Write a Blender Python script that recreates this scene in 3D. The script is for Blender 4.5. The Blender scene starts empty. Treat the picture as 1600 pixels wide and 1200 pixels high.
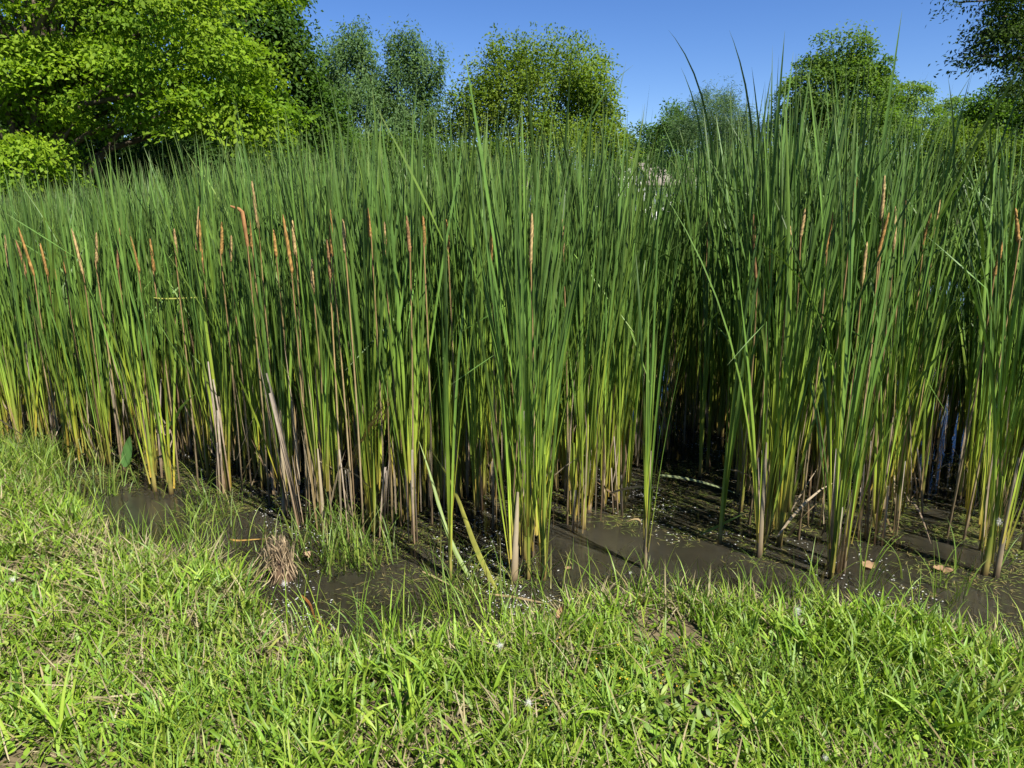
import bpy, math, random
import numpy as np
from mathutils import Vector, Matrix
rng = np.random.default_rng(7)
random.seed(7)
R = math.radians
S = bpy.context.scene
COL = S.collection

# ------------------------------------------------------------------ camera, sky, sun, exposure
CAM_Z, PITCH, FPX = 1.68, R(13.3), 1142.0          # z = 0 is the pond surface
cam = bpy.data.cameras.new('camera'); cam.sensor_width = 36.0; cam.lens = 36.0 * FPX / 1600.0
cam.clip_end = 3000.0; cam.clip_start = 0.05
cam_o = bpy.data.objects.new('camera', cam); COL.objects.link(cam_o)
cam_o.location = (0, 0, CAM_Z); cam_o.rotation_euler = (R(90) - PITCH, 0, 0)
S.camera = cam_o
SUN_EL, SUN_AZ = R(53), R(138)                     # azimuth clockwise from +Y: behind the camera, to the right
sun_dir = Vector((math.sin(SUN_AZ) * math.cos(SUN_EL), math.cos(SUN_AZ) * math.cos(SUN_EL), math.sin(SUN_EL)))
W = bpy.data.worlds.new('World'); S.world = W; W.use_nodes = True
wn, wl = W.node_tree.nodes, W.node_tree.links
sky = wn.new('ShaderNodeTexSky'); sky.sky_type = 'NISHITA'; sky.sun_disc = False
sky.sun_elevation = SUN_EL; sky.sun_rotation = SUN_AZ
sky.altitude = 1500; sky.air_density = 1.0; sky.dust_density = 0.0; sky.ozone_density = 3.0
hsv = wn.new('ShaderNodeHueSaturation'); hsv.inputs['Hue'].default_value = .513; hsv.inputs['Saturation'].default_value = 1.25
wl.new(sky.outputs[0], hsv.inputs['Color']); wl.new(hsv.outputs[0], wn['Background'].inputs[0])
wn['Background'].inputs[1].default_value = 0.060
sun = bpy.data.lights.new('sun', 'SUN'); sun.energy = 4.6; sun.angle = R(0.53); sun.color = (1.0, 0.95, 0.86)
sun_o = bpy.data.objects.new('sun', sun); COL.objects.link(sun_o)
sun_o.rotation_euler = sun_dir.to_track_quat('Z', 'Y').to_euler()
S.view_settings.view_transform = 'Standard'; S.view_settings.look = 'None'
S.view_settings.exposure = 1.35; S.view_settings.gamma = 1.0; S.view_settings.use_curve_mapping = False
S.cycles.max_bounces = 6; S.cycles.diffuse_bounces = 3; S.cycles.transmission_bounces = 4
S.cycles.caustics_reflective = False; S.cycles.caustics_refractive = False

# ------------------------------------------------------------------ pixel rays (photo coordinates 1600 x 1200)
CP, SP = math.cos(PITCH), math.sin(PITCH)
def ray(px, py):
    u, v = (np.asarray(px, float) - 800) / FPX, (600 - np.asarray(py, float)) / FPX
    return np.stack([u, CP + v * SP, -SP + v * CP], -1)
def gnd(px, py, z=0.0):
    d = ray(px, py); t = (z - CAM_Z) / d[..., 2]
    p = d * t[..., None]; p[..., 2] = z
    return p
def at(px, py, Y):
    d = ray(px, py); t = Y / d[..., 1]
    p = d * np.asarray(t)[..., None]; p[..., 2] += CAM_Z
    return p
def to_px(p):
    p = np.asarray(p, float); x, y, z = p[..., 0], p[..., 1], p[..., 2] - CAM_Z
    f = y * CP - z * SP; up = y * SP + z * CP
    return 800 + FPX * x / f, 600 - FPX * up / f

def wob(x, y, f, seed=0):                          # smooth pseudo noise in -1..1
    r = np.random.default_rng(seed); o = 0
    for k in range(5):
        a, b, ph = r.uniform(0, 6.283), r.uniform(.6, 1.6) * f, r.uniform(0, 6.283)
        o = o + np.sin((x * math.cos(a) + y * math.sin(a)) * b + ph)
    return o / 3.2

# ------------------------------------------------------------------ materials
def srgb(r, g, b):
    f = lambda c: ((c / 255 + .055) / 1.055) ** 2.4 if c > 10 else c / 3294.6
    return (f(r), f(g), f(b))
MATS = {}
def leaf_mat(name, trans=.3, rough=.5, tint=(1.15, 1.2, .55), vary=.18, spec=.35, noise=9.0):
    m = bpy.data.materials.new(name); m.use_nodes = True
    n, l = m.node_tree.nodes, m.node_tree.links
    p = n['Principled BSDF']; p.inputs['Roughness'].default_value = rough
    p.inputs['Specular IOR Level'].default_value = spec
    a = n.new('ShaderNodeAttribute'); a.attribute_name = 'Col'
    oi = n.new('ShaderNodeObjectInfo'); geo = n.new('ShaderNodeNewGeometry')
    tx = n.new('ShaderNodeTexNoise'); tx.inputs['Scale'].default_value = noise; tx.inputs['Detail'].default_value = 4
    l.new(geo.outputs['Position'], tx.inputs['Vector'])
    mr = n.new('ShaderNodeMapRange'); mr.inputs[1].default_value = 0; mr.inputs[2].default_value = 1
    mr.inputs[3].default_value = 1 - vary; mr.inputs[4].default_value = 1 + vary
    l.new(oi.outputs['Random'], mr.inputs[0])
    mr2 = n.new('ShaderNodeMapRange'); mr2.inputs[1].default_value = .3; mr2.inputs[2].default_value = .7
    mr2.inputs[3].default_value = .78; mr2.inputs[4].default_value = 1.2
    l.new(tx.outputs[0], mr2.inputs[0])
    mu = n.new('ShaderNodeMath'); mu.operation = 'MULTIPLY'
    l.new(mr.outputs[0], mu.inputs[0]); l.new(mr2.outputs[0], mu.inputs[1])
    vm = n.new('ShaderNodeVectorMath'); vm.operation = 'SCALE'
    l.new(a.outputs['Color'], vm.inputs[0]); l.new(mu.outputs[0], vm.inputs['Scale'])
    l.new(vm.outputs[0], p.inputs['Base Color'])
    if trans > 0:
        t = n.new('ShaderNodeBsdfTranslucent'); mx = n.new('ShaderNodeMixShader'); mx.inputs[0].default_value = trans
        v2 = n.new('ShaderNodeVectorMath'); v2.operation = 'MULTIPLY'; v2.inputs[1].default_value = tint
        l.new(vm.outputs[0], v2.inputs[0]); l.new(v2.outputs[0], t.inputs[0])
        l.new(p.outputs[0], mx.inputs[1]); l.new(t.outputs[0], mx.inputs[2])
        l.new(mx.outputs[0], n['Material Output'].inputs[0])
    MATS[name] = m
    return m
leaf_mat('cattail_leaf', .12, .5, spec=.28, vary=.2, noise=7)
leaf_mat('grass_blade', .30, .5, vary=0, noise=4)
leaf_mat('tree_leaf', .45, .6, tint=(1.15, 1.25, .5), vary=.05, noise=1.2, spec=.12)
leaf_mat('dry_leaf', .15, .75, tint=(1.1, 1.0, .8), vary=.15, spec=.15, noise=25)
leaf_mat('bark', 0, .85, spec=.15, vary=.1, noise=12)
leaf_mat('fluff', .25, .9, tint=(1, 1, 1), vary=0, spec=.05, noise=60)

def plain_mat(name, col, rough=.7, noise=0, amt=.2, bump=0, col2=None):
    m = bpy.data.materials.new(name); m.use_nodes = True
    n, l = m.node_tree.nodes, m.node_tree.links
    p = n['Principled BSDF']; p.inputs['Roughness'].default_value = rough
    p.inputs['Base Color'].default_value = (*col, 1)
    if noise:
        geo = n.new('ShaderNodeNewGeometry'); tx = n.new('ShaderNodeTexNoise')
        tx.inputs['Scale'].default_value = noise; tx.inputs['Detail'].default_value = 8
        l.new(geo.outputs['Position'], tx.inputs['Vector'])
        cr = n.new('ShaderNodeValToRGB'); c2 = col2 or tuple(c * (1 + amt) for c in col)
        cr.color_ramp.elements[0].position = .35; cr.color_ramp.elements[1].position = .66
        cr.color_ramp.elements[0].color = (*(c * (1 - amt) for c in col), 1); cr.color_ramp.elements[1].color = (*c2, 1)
        l.new(tx.outputs[0], cr.inputs[0]); l.new(cr.outputs[0], p.inputs['Base Color'])
        if bump:
            b = n.new('ShaderNodeBump'); b.inputs['Strength'].default_value = bump; b.inputs['Distance'].default_value = .02
            l.new(tx.outputs[0], b.inputs['Height']); l.new(b.outputs[0], p.inputs['Normal'])
    MATS[name] = m
    return m
plain_mat('siding', (.72, .72, .70), .6, 3, .06)
plain_mat('trim', (.78, .78, .76), .5)
plain_mat('roof_shingle', (.17, .145, .125), .85, 6, .25)
plain_mat('window_glass', (.03, .04, .05), .08)
plain_mat('door_paint', (.10, .12, .14), .4)
plain_mat('wood_white', (.75, .75, .72), .6)

# ground: soil and thatch at the bank, mown lawn farther off
m = bpy.data.materials.new('soil_and_lawn'); m.use_nodes = True
n, l = m.node_tree.nodes, m.node_tree.links
p = n['Principled BSDF']; p.inputs['Roughness'].default_value = .9; p.inputs['Specular IOR Level'].default_value = .1
a = n.new('ShaderNodeAttribute'); a.attribute_name = 'Col'
geo = n.new('ShaderNodeNewGeometry')
t1 = n.new('ShaderNodeTexNoise'); t1.inputs['Scale'].default_value = 38; t1.inputs['Detail'].default_value = 9
t2 = n.new('ShaderNodeTexNoise'); t2.inputs['Scale'].default_value = 2.2; t2.inputs['Detail'].default_value = 6
for t in (t1, t2): l.new(geo.outputs['Position'], t.inputs['Vector'])
mm = n.new('ShaderNodeMath'); mm.operation = 'MULTIPLY'; l.new(t1.outputs[0], mm.inputs[0]); l.new(t2.outputs[0], mm.inputs[1])
mr = n.new('ShaderNodeMapRange'); mr.inputs[1].default_value = .12; mr.inputs[2].default_value = .4
mr.inputs[3].default_value = .55; mr.inputs[4].default_value = 1.45; l.new(mm.outputs[0], mr.inputs[0])
vm = n.new('ShaderNodeVectorMath'); vm.operation = 'SCALE'
l.new(a.outputs['Color'], vm.inputs[0]); l.new(mr.outputs[0], vm.inputs['Scale']); l.new(vm.outputs[0], p.inputs['Base Color'])
b = n.new('ShaderNodeBump'); b.inputs['Strength'].default_value = .6; b.inputs['Distance'].default_value = .02
l.new(t1.outputs[0], b.inputs['Height']); l.new(b.outputs[0], p.inputs['Normal'])
MATS['soil_and_lawn'] = m
# murky water
m = bpy.data.materials.new('pond_water'); m.use_nodes = True
n, l = m.node_tree.nodes, m.node_tree.links
p = n['Principled BSDF']; p.inputs['Roughness'].default_value = .035; p.inputs['IOR'].default_value = 1.333; p.inputs['Subsurface Weight'].default_value = 1.0; p.inputs['Subsurface Radius'].default_value = (1.0, .8, .5); p.inputs['Subsurface Scale'].default_value = .06
geo = n.new('ShaderNodeNewGeometry')
t1 = n.new('ShaderNodeTexNoise'); t1.inputs['Scale'].default_value = 1.6; t1.inputs['Detail'].default_value = 5
t2 = n.new('ShaderNodeTexNoise'); t2.inputs['Scale'].default_value = 9; t2.inputs['Detail'].default_value = 3; t1.inputs['Detail'].default_value = 10; t1.inputs['Roughness'].default_value = .7
for t in (t1, t2): l.new(geo.outputs['Position'], t.inputs['Vector'])
cr = n.new('ShaderNodeValToRGB'); cr.color_ramp.elements[0].position = .35; cr.color_ramp.elements[1].position = .7
cr.color_ramp.elements[0].color = (.012, .011, .007, 1); cr.color_ramp.elements[1].color = (.036, .0325, .0225, 1)
l.new(t1.outputs[0], cr.inputs[0]); l.new(cr.outputs[0], p.inputs['Base Color'])
b = n.new('ShaderNodeBump'); b.inputs['Strength'].default_value = .09; b.inputs['Distance'].default_value = .02
l.new(t2.outputs[0], b.inputs['Height']); l.new(b.outputs[0], p.inputs['Normal'])
MATS['pond_water'] = m

# ------------------------------------------------------------------ mesh helpers
def mesh_np(name, V, F, C=None, mat=None, smooth=False):
    V = np.asarray(V, np.float32).reshape(-1, 3); F = np.asarray(F, np.int32); k = F.shape[1]
    me = bpy.data.meshes.new(name)
    me.vertices.add(len(V)); me.vertices.foreach_set('co', V.ravel())
    me.loops.add(F.size); me.loops.foreach_set('vertex_index', F.ravel())
    me.polygons.add(len(F)); me.polygons.foreach_set('loop_start', np.arange(0, F.size, k, dtype=np.int32))
    if C is not None:
        ca = me.color_attributes.new('Col', 'FLOAT_COLOR', 'POINT')
        C4 = np.ones((len(V), 4), np.float32); C4[:, :3] = np.asarray(C).reshape(-1, 3); ca.data.foreach_set('color', C4.ravel())
    me.update(calc_edges=True); me.validate()
    if smooth: me.polygons.foreach_set('use_smooth', np.ones(len(F), bool))
    if mat: me.materials.append(MATS[mat])
    return me
def link(name, me, parent=None, loc=None, rot=None, scale=None):
    o = bpy.data.objects.new(name, me); COL.objects.link(o)
    if parent: o.parent = parent
    if loc is not None: o.location = loc
    if rot is not None: o.rotation_euler = rot
    if scale is not None: o.scale = scale if hasattr(scale, '__len__') else (scale,) * 3
    return o
def tag(o, label=None, cat=None, group=None, kind=None):
    if label: o['label'] = label
    if cat: o['category'] = cat
    if group: o['group'] = group
    if kind: o['kind'] = kind
    return o
class Bag:                                          # joins arrays of one face size
    def __init__(s): s.V, s.F, s.C, s.n = [], [], [], 0
    def add(s, V, F, C):
        V = np.asarray(V).reshape(-1, 3); s.V.append(V); s.F.append(np.asarray(F) + s.n); s.C.append(np.asarray(C).reshape(-1, 3)); s.n += len(V)
    def mesh(s, name, mat, smooth=False):
        return mesh_np(name, np.concatenate(s.V), np.concatenate(s.F), np.concatenate(s.C), mat, smooth)

def ramp(t, stops):                                 # piecewise linear colour ramp
    xs = [s[0] for s in stops]
    return np.stack([np.interp(t, xs, [s[1][k] for s in stops]) for k in range(3)], -1)

def strips(base, L, W, az, lean, curv, tw0, tw, segs=7, vee=0.0, prof='blade', kink_t=None, kink=None, pw=1.6):
    """N curved leaf strips. base (N,3); the rest (N,). Returns V (N,S+1,cols,3), F, T (N,S+1)."""
    N = len(L); t = 1 - (1 - np.linspace(0, 1, segs + 1)) ** (1.35 if prof == 'blade' else 1.0)
    T = np.broadcast_to(t, (N, segs + 1))
    phi = lean[:, None] + curv[:, None] * T ** pw
    if kink is not None:
        phi = phi + kink[:, None] * (T > kink_t[:, None])
    mid = (phi[:, 1:] + phi[:, :-1]) / 2
    if kink is not None: mid = phi[:, 1:]
    ds = L[:, None] * np.diff(t)[None]
    h = np.concatenate([np.zeros((N, 1)), np.cumsum(np.sin(mid) * ds, 1)], 1)
    v = np.concatenate([np.zeros((N, 1)), np.cumsum(np.cos(mid) * ds, 1)], 1)
    ca, sa = np.cos(az)[:, None], np.sin(az)[:, None]
    P = np.stack([base[:, 0:1] + h * ca, base[:, 1:2] + h * sa, base[:, 2:3] + v], -1)
    tan = np.stack([np.sin(phi) * ca, np.sin(phi) * sa, np.cos(phi)], -1)
    n1 = np.stack([np.broadcast_to(-sa, phi.shape), np.broadcast_to(ca, phi.shape), np.zeros_like(phi)], -1)
    n2 = np.cross(tan, n1)
    tau = tw0[:, None] + tw[:, None] * T
    side = np.cos(tau)[..., None] * n1 + np.sin(tau)[..., None] * n2
    nor = np.cross(tan, side)
    if prof == 'blade': w = np.interp(t, [0, .12, .45, .78, .92, 1], [.9, .85, 1, .92, .55, .03])
    elif prof == 'grass': w = np.interp(t, [0, .25, .55, .8, 1], [.65, 1, .9, .55, .04])
    elif prof == 'oval': w = np.interp(t, [0, .15, .4, .65, .88, 1], [.12, .5, 1, .95, .5, .04])
    else: w = np.interp(t, [0, .5, 1], [1, .9, .7])
    hw = (W[:, None] * w[None] / 2)[..., None]
    if vee:
        V = np.stack([P - side * hw, P - nor * hw * vee, P + side * hw], 2); c = 3
    else:
        V = np.stack([P - side * hw, P + side * hw], 2); c = 2
    i = (np.arange(N) * (segs + 1) * c)[:, None, None]; r = np.arange(segs)[None, :, None]; q = np.arange(c - 1)[None, None, :]
    a = i + r * c + q
    F = np.stack([a, a + 1, a + c + 1, a + c], -1).reshape(-1, 4)
    return V, F, np.repeat(T[:, :, None], c, 2)

def tube(pts, rad, sides=6):
    pts = np.asarray(pts, float); K = len(pts)
    tan = np.gradient(pts, axis=0); tan /= np.linalg.norm(tan, axis=1)[:, None] + 1e-9
    ref = np.array([0.31, .95, .05]); a = np.cross(tan, ref); a /= np.linalg.norm(a, axis=1)[:, None] + 1e-9
    b_ = np.cross(tan, a); th = np.linspace(0, 2 * math.pi, sides, endpoint=False)
    V = pts[:, None] + np.asarray(rad)[:, None, None] * (np.cos(th)[None, :, None] * a[:, None] + np.sin(th)[None, :, None] * b_[:, None])
    i = np.arange(K - 1)[:, None] * sides; j = np.arange(sides)[None]
    F = np.stack([i + j, i + (j + 1) % sides, i + sides + (j + 1) % sides, i + sides + j], -1).reshape(-1, 4)
    return V.reshape(-1, 3), F

# ------------------------------------------------------------------ ground and pond
shore_px = np.array([(-70, 680), (0, 702), (60, 742), (105, 800), (180, 856), (300, 890), (395, 912), (425, 985), (480, 1012), (580, 1022),
                     (700, 1005), (850, 985), (950, 955), (1080, 945), (1200, 955), (1330, 965), (1450, 992), (1600, 1030)], float)
sp = gnd(shore_px[:, 0], shore_px[:, 1])
SX = np.concatenate([[-40, -12, -8, -5.2], sp[:, 0], [3.2, 5, 8, 12, 16, 40]])
SY = np.concatenate([[30, 10.5, 8.4, 6.0], sp[:, 1], [2.35, 2.3, 3.2, 6.5, 13, 40]])
FX = np.array([-40, -12, -9, -6, -3, 0, 5, 10, 13, 16, 40]); FY = np.array([-10, 7, 9.5, 14, 18, 19.5, 19.2, 18.3, 16.5, 13, -10])
def shore(x): return np.interp(x, SX, SY) + .035 * wob(x, x * 0, 9, 3) + .02 * wob(x, 0 * x, 25, 4)
def far_shore(x): return np.interp(x, FX, FY) + .3 * wob(x, x * 0, 1.1, 5)
def pond_depth(x, y):                               # > 0 inside the pond, metres from the shore line
    return np.minimum(y - shore(x), far_shore(x) - y)
def ground_z(x, y):
    d = -pond_depth(x, y)                           # > 0 on land
    near = np.clip(d / .22, -1, 1)
    z = np.where(d > 0, .075 * np.sin(np.clip(near, 0, 1) * math.pi / 2), np.maximum(d * .55, -.35))
    z = z + np.where(d > .1, np.clip((d - .1) * .035, 0, .22), 0)
    z = z + np.where((d > 0), .016 * wob(x, y, 5, 8) * np.clip(d * 4, 0, 1), 0)
    far = np.clip((y - 19) / 25, 0, 1) * (d > 0)
    return z + far * far * .45
def axis(lo, hi, f0, f1, fine, grow=1.16):
    c = list(np.arange(f0, f1, fine)); s = fine
    while c[-1] < hi: s *= grow; c.append(c[-1] + s)
    s = fine
    while c[0] > lo: s *= grow; c.insert(0, c[0] - s)
    return np.array(c)
gx, gy = axis(-1500, 1500, -4.2, 4.2, .055), axis(-300, 2500, 1.2, 5.6, .05)
X, Y = np.meshgrid(gx, gy); Z = ground_z(X, Y)
nx, ny = len(gx), len(gy)
i = np.arange(ny - 1)[:, None] * nx + np.arange(nx - 1)[None]
F = np.stack([i, i + 1, i + nx + 1, i + nx], -1).reshape(-1, 4)
d = -pond_depth(X, Y)
soil, mud, lawn = np.array((.115, .092, .052)), np.array((.045, .034, .02)), np.array((.075, .115, .02))
k = np.clip(d / .12, 0, 1)[..., None]; kf = np.clip((np.hypot(X, Y) - 6) / 4, 0, 1)[..., None]
C = mud * (1 - k) + k * (soil * (1 - kf) + lawn * kf)
tag(link('ground', mesh_np('ground', np.stack([X, Y, Z], -1), F, C, 'soil_and_lawn', True)), 'grassy pond bank and mown lawn beyond the water', kind='structure')
wx, wy = np.linspace(-17, 20, 60), np.linspace(1.5, 22, 50)
X, Y = np.meshgrid(wx, wy); i = np.arange(49)[:, None] * 60 + np.arange(59)[None]
F = np.stack([i, i + 1, i + 61, i + 60], -1).reshape(-1, 4)
tag(link('pond_water', mesh_np('pond_water', np.stack([X, Y, 0 * X], -1), F, None, 'pond_water')), 'murky brown pond water among the cattails', kind='structure')

# ------------------------------------------------------------------ trees
def leaf_quads(P, axis_, nor, L, Wd, fold=.25):
    axis_ = axis_ / (np.linalg.norm(axis_, axis=1)[:, None] + 1e-9)
    side = np.cross(nor, axis_); side /= np.linalg.norm(side, axis=1)[:, None] + 1e-9
    nor = np.cross(axis_, side)
    L, Wd = L[:, None], Wd[:, None]
    V = np.stack([P, P + axis_ * L * .45 + side * Wd / 2 + nor * Wd * fold, P + axis_ * L, P + axis_ * L * .45 - side * Wd / 2 + nor * Wd * fold], 1)
    F = (np.arange(len(P)) * 4)[:, None] + np.arange(4)[None]
    return V, F
def tree(name, label, trunk_px, Yd, blobs, nclump, per, crad, leaf, colr, group=None, cat='tree', trunk_r=.16, flat=.6, droop=0., up=.6,
         shell=.45, wide=.62, limb_n=22, bark=(.09, .07, .05), seed=1, colr2=None):
    """blobs: (px, py, rx_px, ry_px, Y) ellipsoids of the crown as seen in the photo, at their distance."""
    r = np.random.default_rng(seed)
    bx = at(trunk_px, 330, Yd); gz = float(ground_z(np.array(bx[0]), np.array(Yd)))
    root = link(name, None, loc=(bx[0], Yd, gz)); tag(root, label, cat, group)
    E = []
    for (px, py, rx, ry, Yb) in blobs:
        c = at(px, py, Yb); s = Yb / FPX / .97
        E.append((*c, rx * s, rx * s * .85, ry * s))
    E = np.array(E); w = (E[:, 3] * E[:, 4] * E[:, 5]) ** .6; w /= w.sum()
    bi = r.choice(len(E), nclump, p=w)
    dv = r.normal(size=(nclump, 3)); dv /= np.linalg.norm(dv, axis=1)[:, None]
    rad = (shell + (1 - shell) * r.random(nclump) ** .6) * r.normal(1, .1, nclump)
    Cn = E[bi, :3] + dv * E[bi, 3:] * rad[:, None]
    Cn[:, 2] = np.maximum(Cn[:, 2], gz + .25)
    # trunk and limbs
    top = Cn[:, 2].max(); zc = E[:, 2].mean()
    th = (top - gz) * .8; K = 9
    tt = np.linspace(0, 1, K); cx, cy = np.average(E[:, 0], weights=w), np.average(E[:, 1], weights=w)
    path = np.stack([bx[0] + (cx - bx[0]) * tt ** 1.5 + .25 * np.sin(tt * 5 + seed), Yd + (cy - Yd) * tt ** 1.5 + .2 * np.sin(tt * 4 + 2 * seed), gz - .15 + th * tt], -1)
    path[0, :2] = (bx[0], Yd)
    loc = np.array((bx[0], Yd, gz))
    V, F = tube(path - loc, trunk_r * (1.25 - 1.12 * tt ** .8), 8)
    bc = np.array(bark)
    tr = link('trunk', mesh_np('trunk', V, F, np.tile(bc, (len(V), 1)) * r.uniform(.8, 1.2, (len(V), 1)), 'bark', True), root)
    bag = Bag()
    for q in r.choice(nclump, min(limb_n, nclump), replace=False):
        tgt = Cn[q]; f = np.clip(((tgt[2] - gz) / th) * r.uniform(.35, .75), .12, .9)
        st = np.array([np.interp(f, tt, path[:, a_]) for a_ in range(3)])
        u = np.linspace(0, 1, 6)[:, None]
        ln = np.linalg.norm(tgt - st)
        pts = st + (tgt - st) * u + np.sin(u * math.pi) * np.array([0, 0, .12]) * ln + r.normal(0, .025, (6, 3)) * ln * np.sin(u * math.pi)
        rr = max(.015, trunk_r * .42 * (1.1 - f)) * np.linspace(1, .18, 6)
        V, F = tube(pts - loc, rr, 5); bag.add(V, F, np.tile(bc, (len(V), 1)) * r.uniform(.75, 1.25))
    link('limbs', bag.mesh('limbs', 'bark', True), root)
    # leaves
    per = int(per * 1.7); leaf = leaf * .79; N = nclump * per; ci = np.repeat(np.arange(nclump), per)
    cr_ = crad * r.uniform(.55, 1.35, nclump)
    off = np.clip(r.normal(0, .46, (N, 3)), -.95, .95) * cr_[ci][:, None]; off[:, 2] *= flat
    out = dv[ci] * np.array([1, 1, .35])
    if droop:
        off[:, 2] -= droop * r.random(N) ** .7 * crad * 2.2
        off[:, :2] *= .55
    else:
        off[:, 2] -= .35 * (off[:, 0] * out[:, 0] + off[:, 1] * out[:, 1])      # sprays hang outward
    P = Cn[ci] + off
    P[:, 2] = np.maximum(P[:, 2], gz + .1)
    ax = out * .9 + r.normal(0, .65, (N, 3)); ax[:, 2] -= .35 + droop
    nor = np.stack([r.normal(0, .55, N), r.normal(0, .55, N), np.full(N, up)], -1) + out * .8
    V, F = leaf_quads(P - loc, ax, nor, leaf * r.uniform(.65, 1.3, N), leaf * wide * r.uniform(.7, 1.2, N))
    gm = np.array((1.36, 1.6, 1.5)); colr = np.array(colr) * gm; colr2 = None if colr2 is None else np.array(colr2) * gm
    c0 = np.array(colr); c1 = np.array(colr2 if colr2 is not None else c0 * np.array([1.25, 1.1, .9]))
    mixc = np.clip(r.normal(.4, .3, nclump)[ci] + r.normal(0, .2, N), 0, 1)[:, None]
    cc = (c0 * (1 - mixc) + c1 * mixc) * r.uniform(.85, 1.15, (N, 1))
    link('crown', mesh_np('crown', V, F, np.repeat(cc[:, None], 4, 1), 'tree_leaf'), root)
    return root

tree('maple_tree', 'big bright green broadleaf tree with drooping sprays, nearest tree at left', 72, 13.5,
     [(60, -60, 230, 190, 13.5), (250, 20, 165, 105, 13), (345, 105, 80, 70, 12.4), (335, 190, 85, 50, 12.2), (210, 140, 150, 75, 13), (30, 160, 110, 110, 12.4),
      (10, 265, 85, 42, 11.6), (110, -290, 300, 170, 14), (-170, 60, 190, 200, 13.5)],
     480, 118, .62, .115, (.082, .126, .010), trunk_r=.24, colr2=(.155, .192, .013), limb_n=45, seed=11, shell=.5, flat=.28)
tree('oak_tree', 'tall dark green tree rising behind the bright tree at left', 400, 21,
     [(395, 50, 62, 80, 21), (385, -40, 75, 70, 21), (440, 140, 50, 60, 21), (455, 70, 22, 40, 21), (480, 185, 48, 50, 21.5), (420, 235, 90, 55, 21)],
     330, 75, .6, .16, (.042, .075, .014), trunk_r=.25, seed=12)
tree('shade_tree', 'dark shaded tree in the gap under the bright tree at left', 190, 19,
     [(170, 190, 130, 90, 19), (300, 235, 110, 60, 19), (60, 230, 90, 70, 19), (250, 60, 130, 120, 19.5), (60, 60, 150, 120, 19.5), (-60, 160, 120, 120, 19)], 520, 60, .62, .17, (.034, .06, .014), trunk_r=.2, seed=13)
tree('willow_tree', 'loose grey-green tree with two feathery tops left of the round yellow-green tree', 590, 31,
     [(545, 105, 58, 62, 31), (548, 55, 24, 30, 31), (505, 100, 26, 40, 31), (640, 125, 55, 72, 31), (625, 65, 24, 32, 31), (668, 95, 26, 30, 31), (590, 195, 105, 75, 30.5), (540, 240, 70, 50, 30)],
     460, 70, .75, .19, (.055, .088, .032), droop=.55, trunk_r=.2, seed=14, wide=.38, colr2=(.10, .135, .05), shell=.35)
tree('ash_tree', 'round yellow-green tree with upright twigs at the centre skyline', 850, 30,
     [(855, 150, 95, 72, 30), (905, 125, 48, 52, 30), (790, 140, 60, 62, 30), (930, 190, 40, 50, 30), (730, 185, 42, 40, 30), (860, 235, 110, 45, 29.5), (940, 240, 40, 40, 30)],
     420, 70, .62, .17, (.075, .105, .012), colr2=(.13, .15, .016), trunk_r=.2, seed=15, wide=.5, flat=1.1, shell=.4)
tree('distant_tree', 'small bluish far tree low in the sky gap right of centre', 1000, 85,
     [(1000, 225, 32, 27, 85), (985, 250, 40, 30, 85)], 60, 60, 1.1, .4, (.05, .085, .04), seed=16)
tree('distant_tree', 'small green far tree just left of the round feathery tree', 1058, 62,
     [(1055, 200, 24, 28, 62), (1045, 240, 36, 34, 62)], 70, 60, .9, .32, (.055, .095, .02), seed=17)
tree('pine_tree', 'round feathery grey-green tree behind the tall right-hand cattails', 1118, 42,
     [(1115, 205, 62, 52, 42), (1130, 185, 42, 36, 42), (1160, 230, 50, 40, 42), (1085, 235, 45, 45, 42)], 260, 90, .62, .26, (.05, .08, .03), wide=.14, flat=1.0, up=.2, seed=18, colr2=(.09, .115, .055))
tree('linden_tree', 'tall pointed green tree standing alone against the sky at right', 1315, 40,
     [(1318, 95, 42, 40, 40), (1300, 140, 72, 52, 40), (1355, 150, 42, 50, 40), (1265, 190, 44, 42, 40), (1335, 205, 80, 55, 39.5), (1285, 240, 60, 45, 39.5)],
     420, 66, .72, .21, (.052, .085, .016), colr2=(.105, .14, .022), trunk_r=.22, seed=19)
tree('locust_tree', 'airy pale green flat-topped tree right of the tall pointed tree', 1412, 50,
     [(1412, 150, 42, 24, 50), (1425, 185, 50, 30, 50), (1395, 210, 40, 35, 50)], 110, 60, .8, .2, (.085, .125, .025), flat=.3, seed=20, limb_n=30)
tree('locust_tree', 'small airy flat-topped tree between the locust and the dark overhanging bough', 1495, 54,
     [(1492, 170, 36, 14, 54), (1475, 195, 40, 18, 54), (1500, 215, 40, 25, 54)], 75, 50, .8, .22, (.075, .115, .028), flat=.3, seed=21, limb_n=24)
tree('maple_tree', 'bushy mid-green tree under the dark overhanging bough at the right edge', 1560, 33,
     [(1550, 185, 34, 42, 33), (1590, 200, 45, 60, 33), (1520, 215, 34, 34, 33), (1650, 180, 60, 80, 33)], 240, 70, .65, .18, (.055, .095, .012), seed=22)
SHR = 'shrubs along the far lawn'
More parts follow.
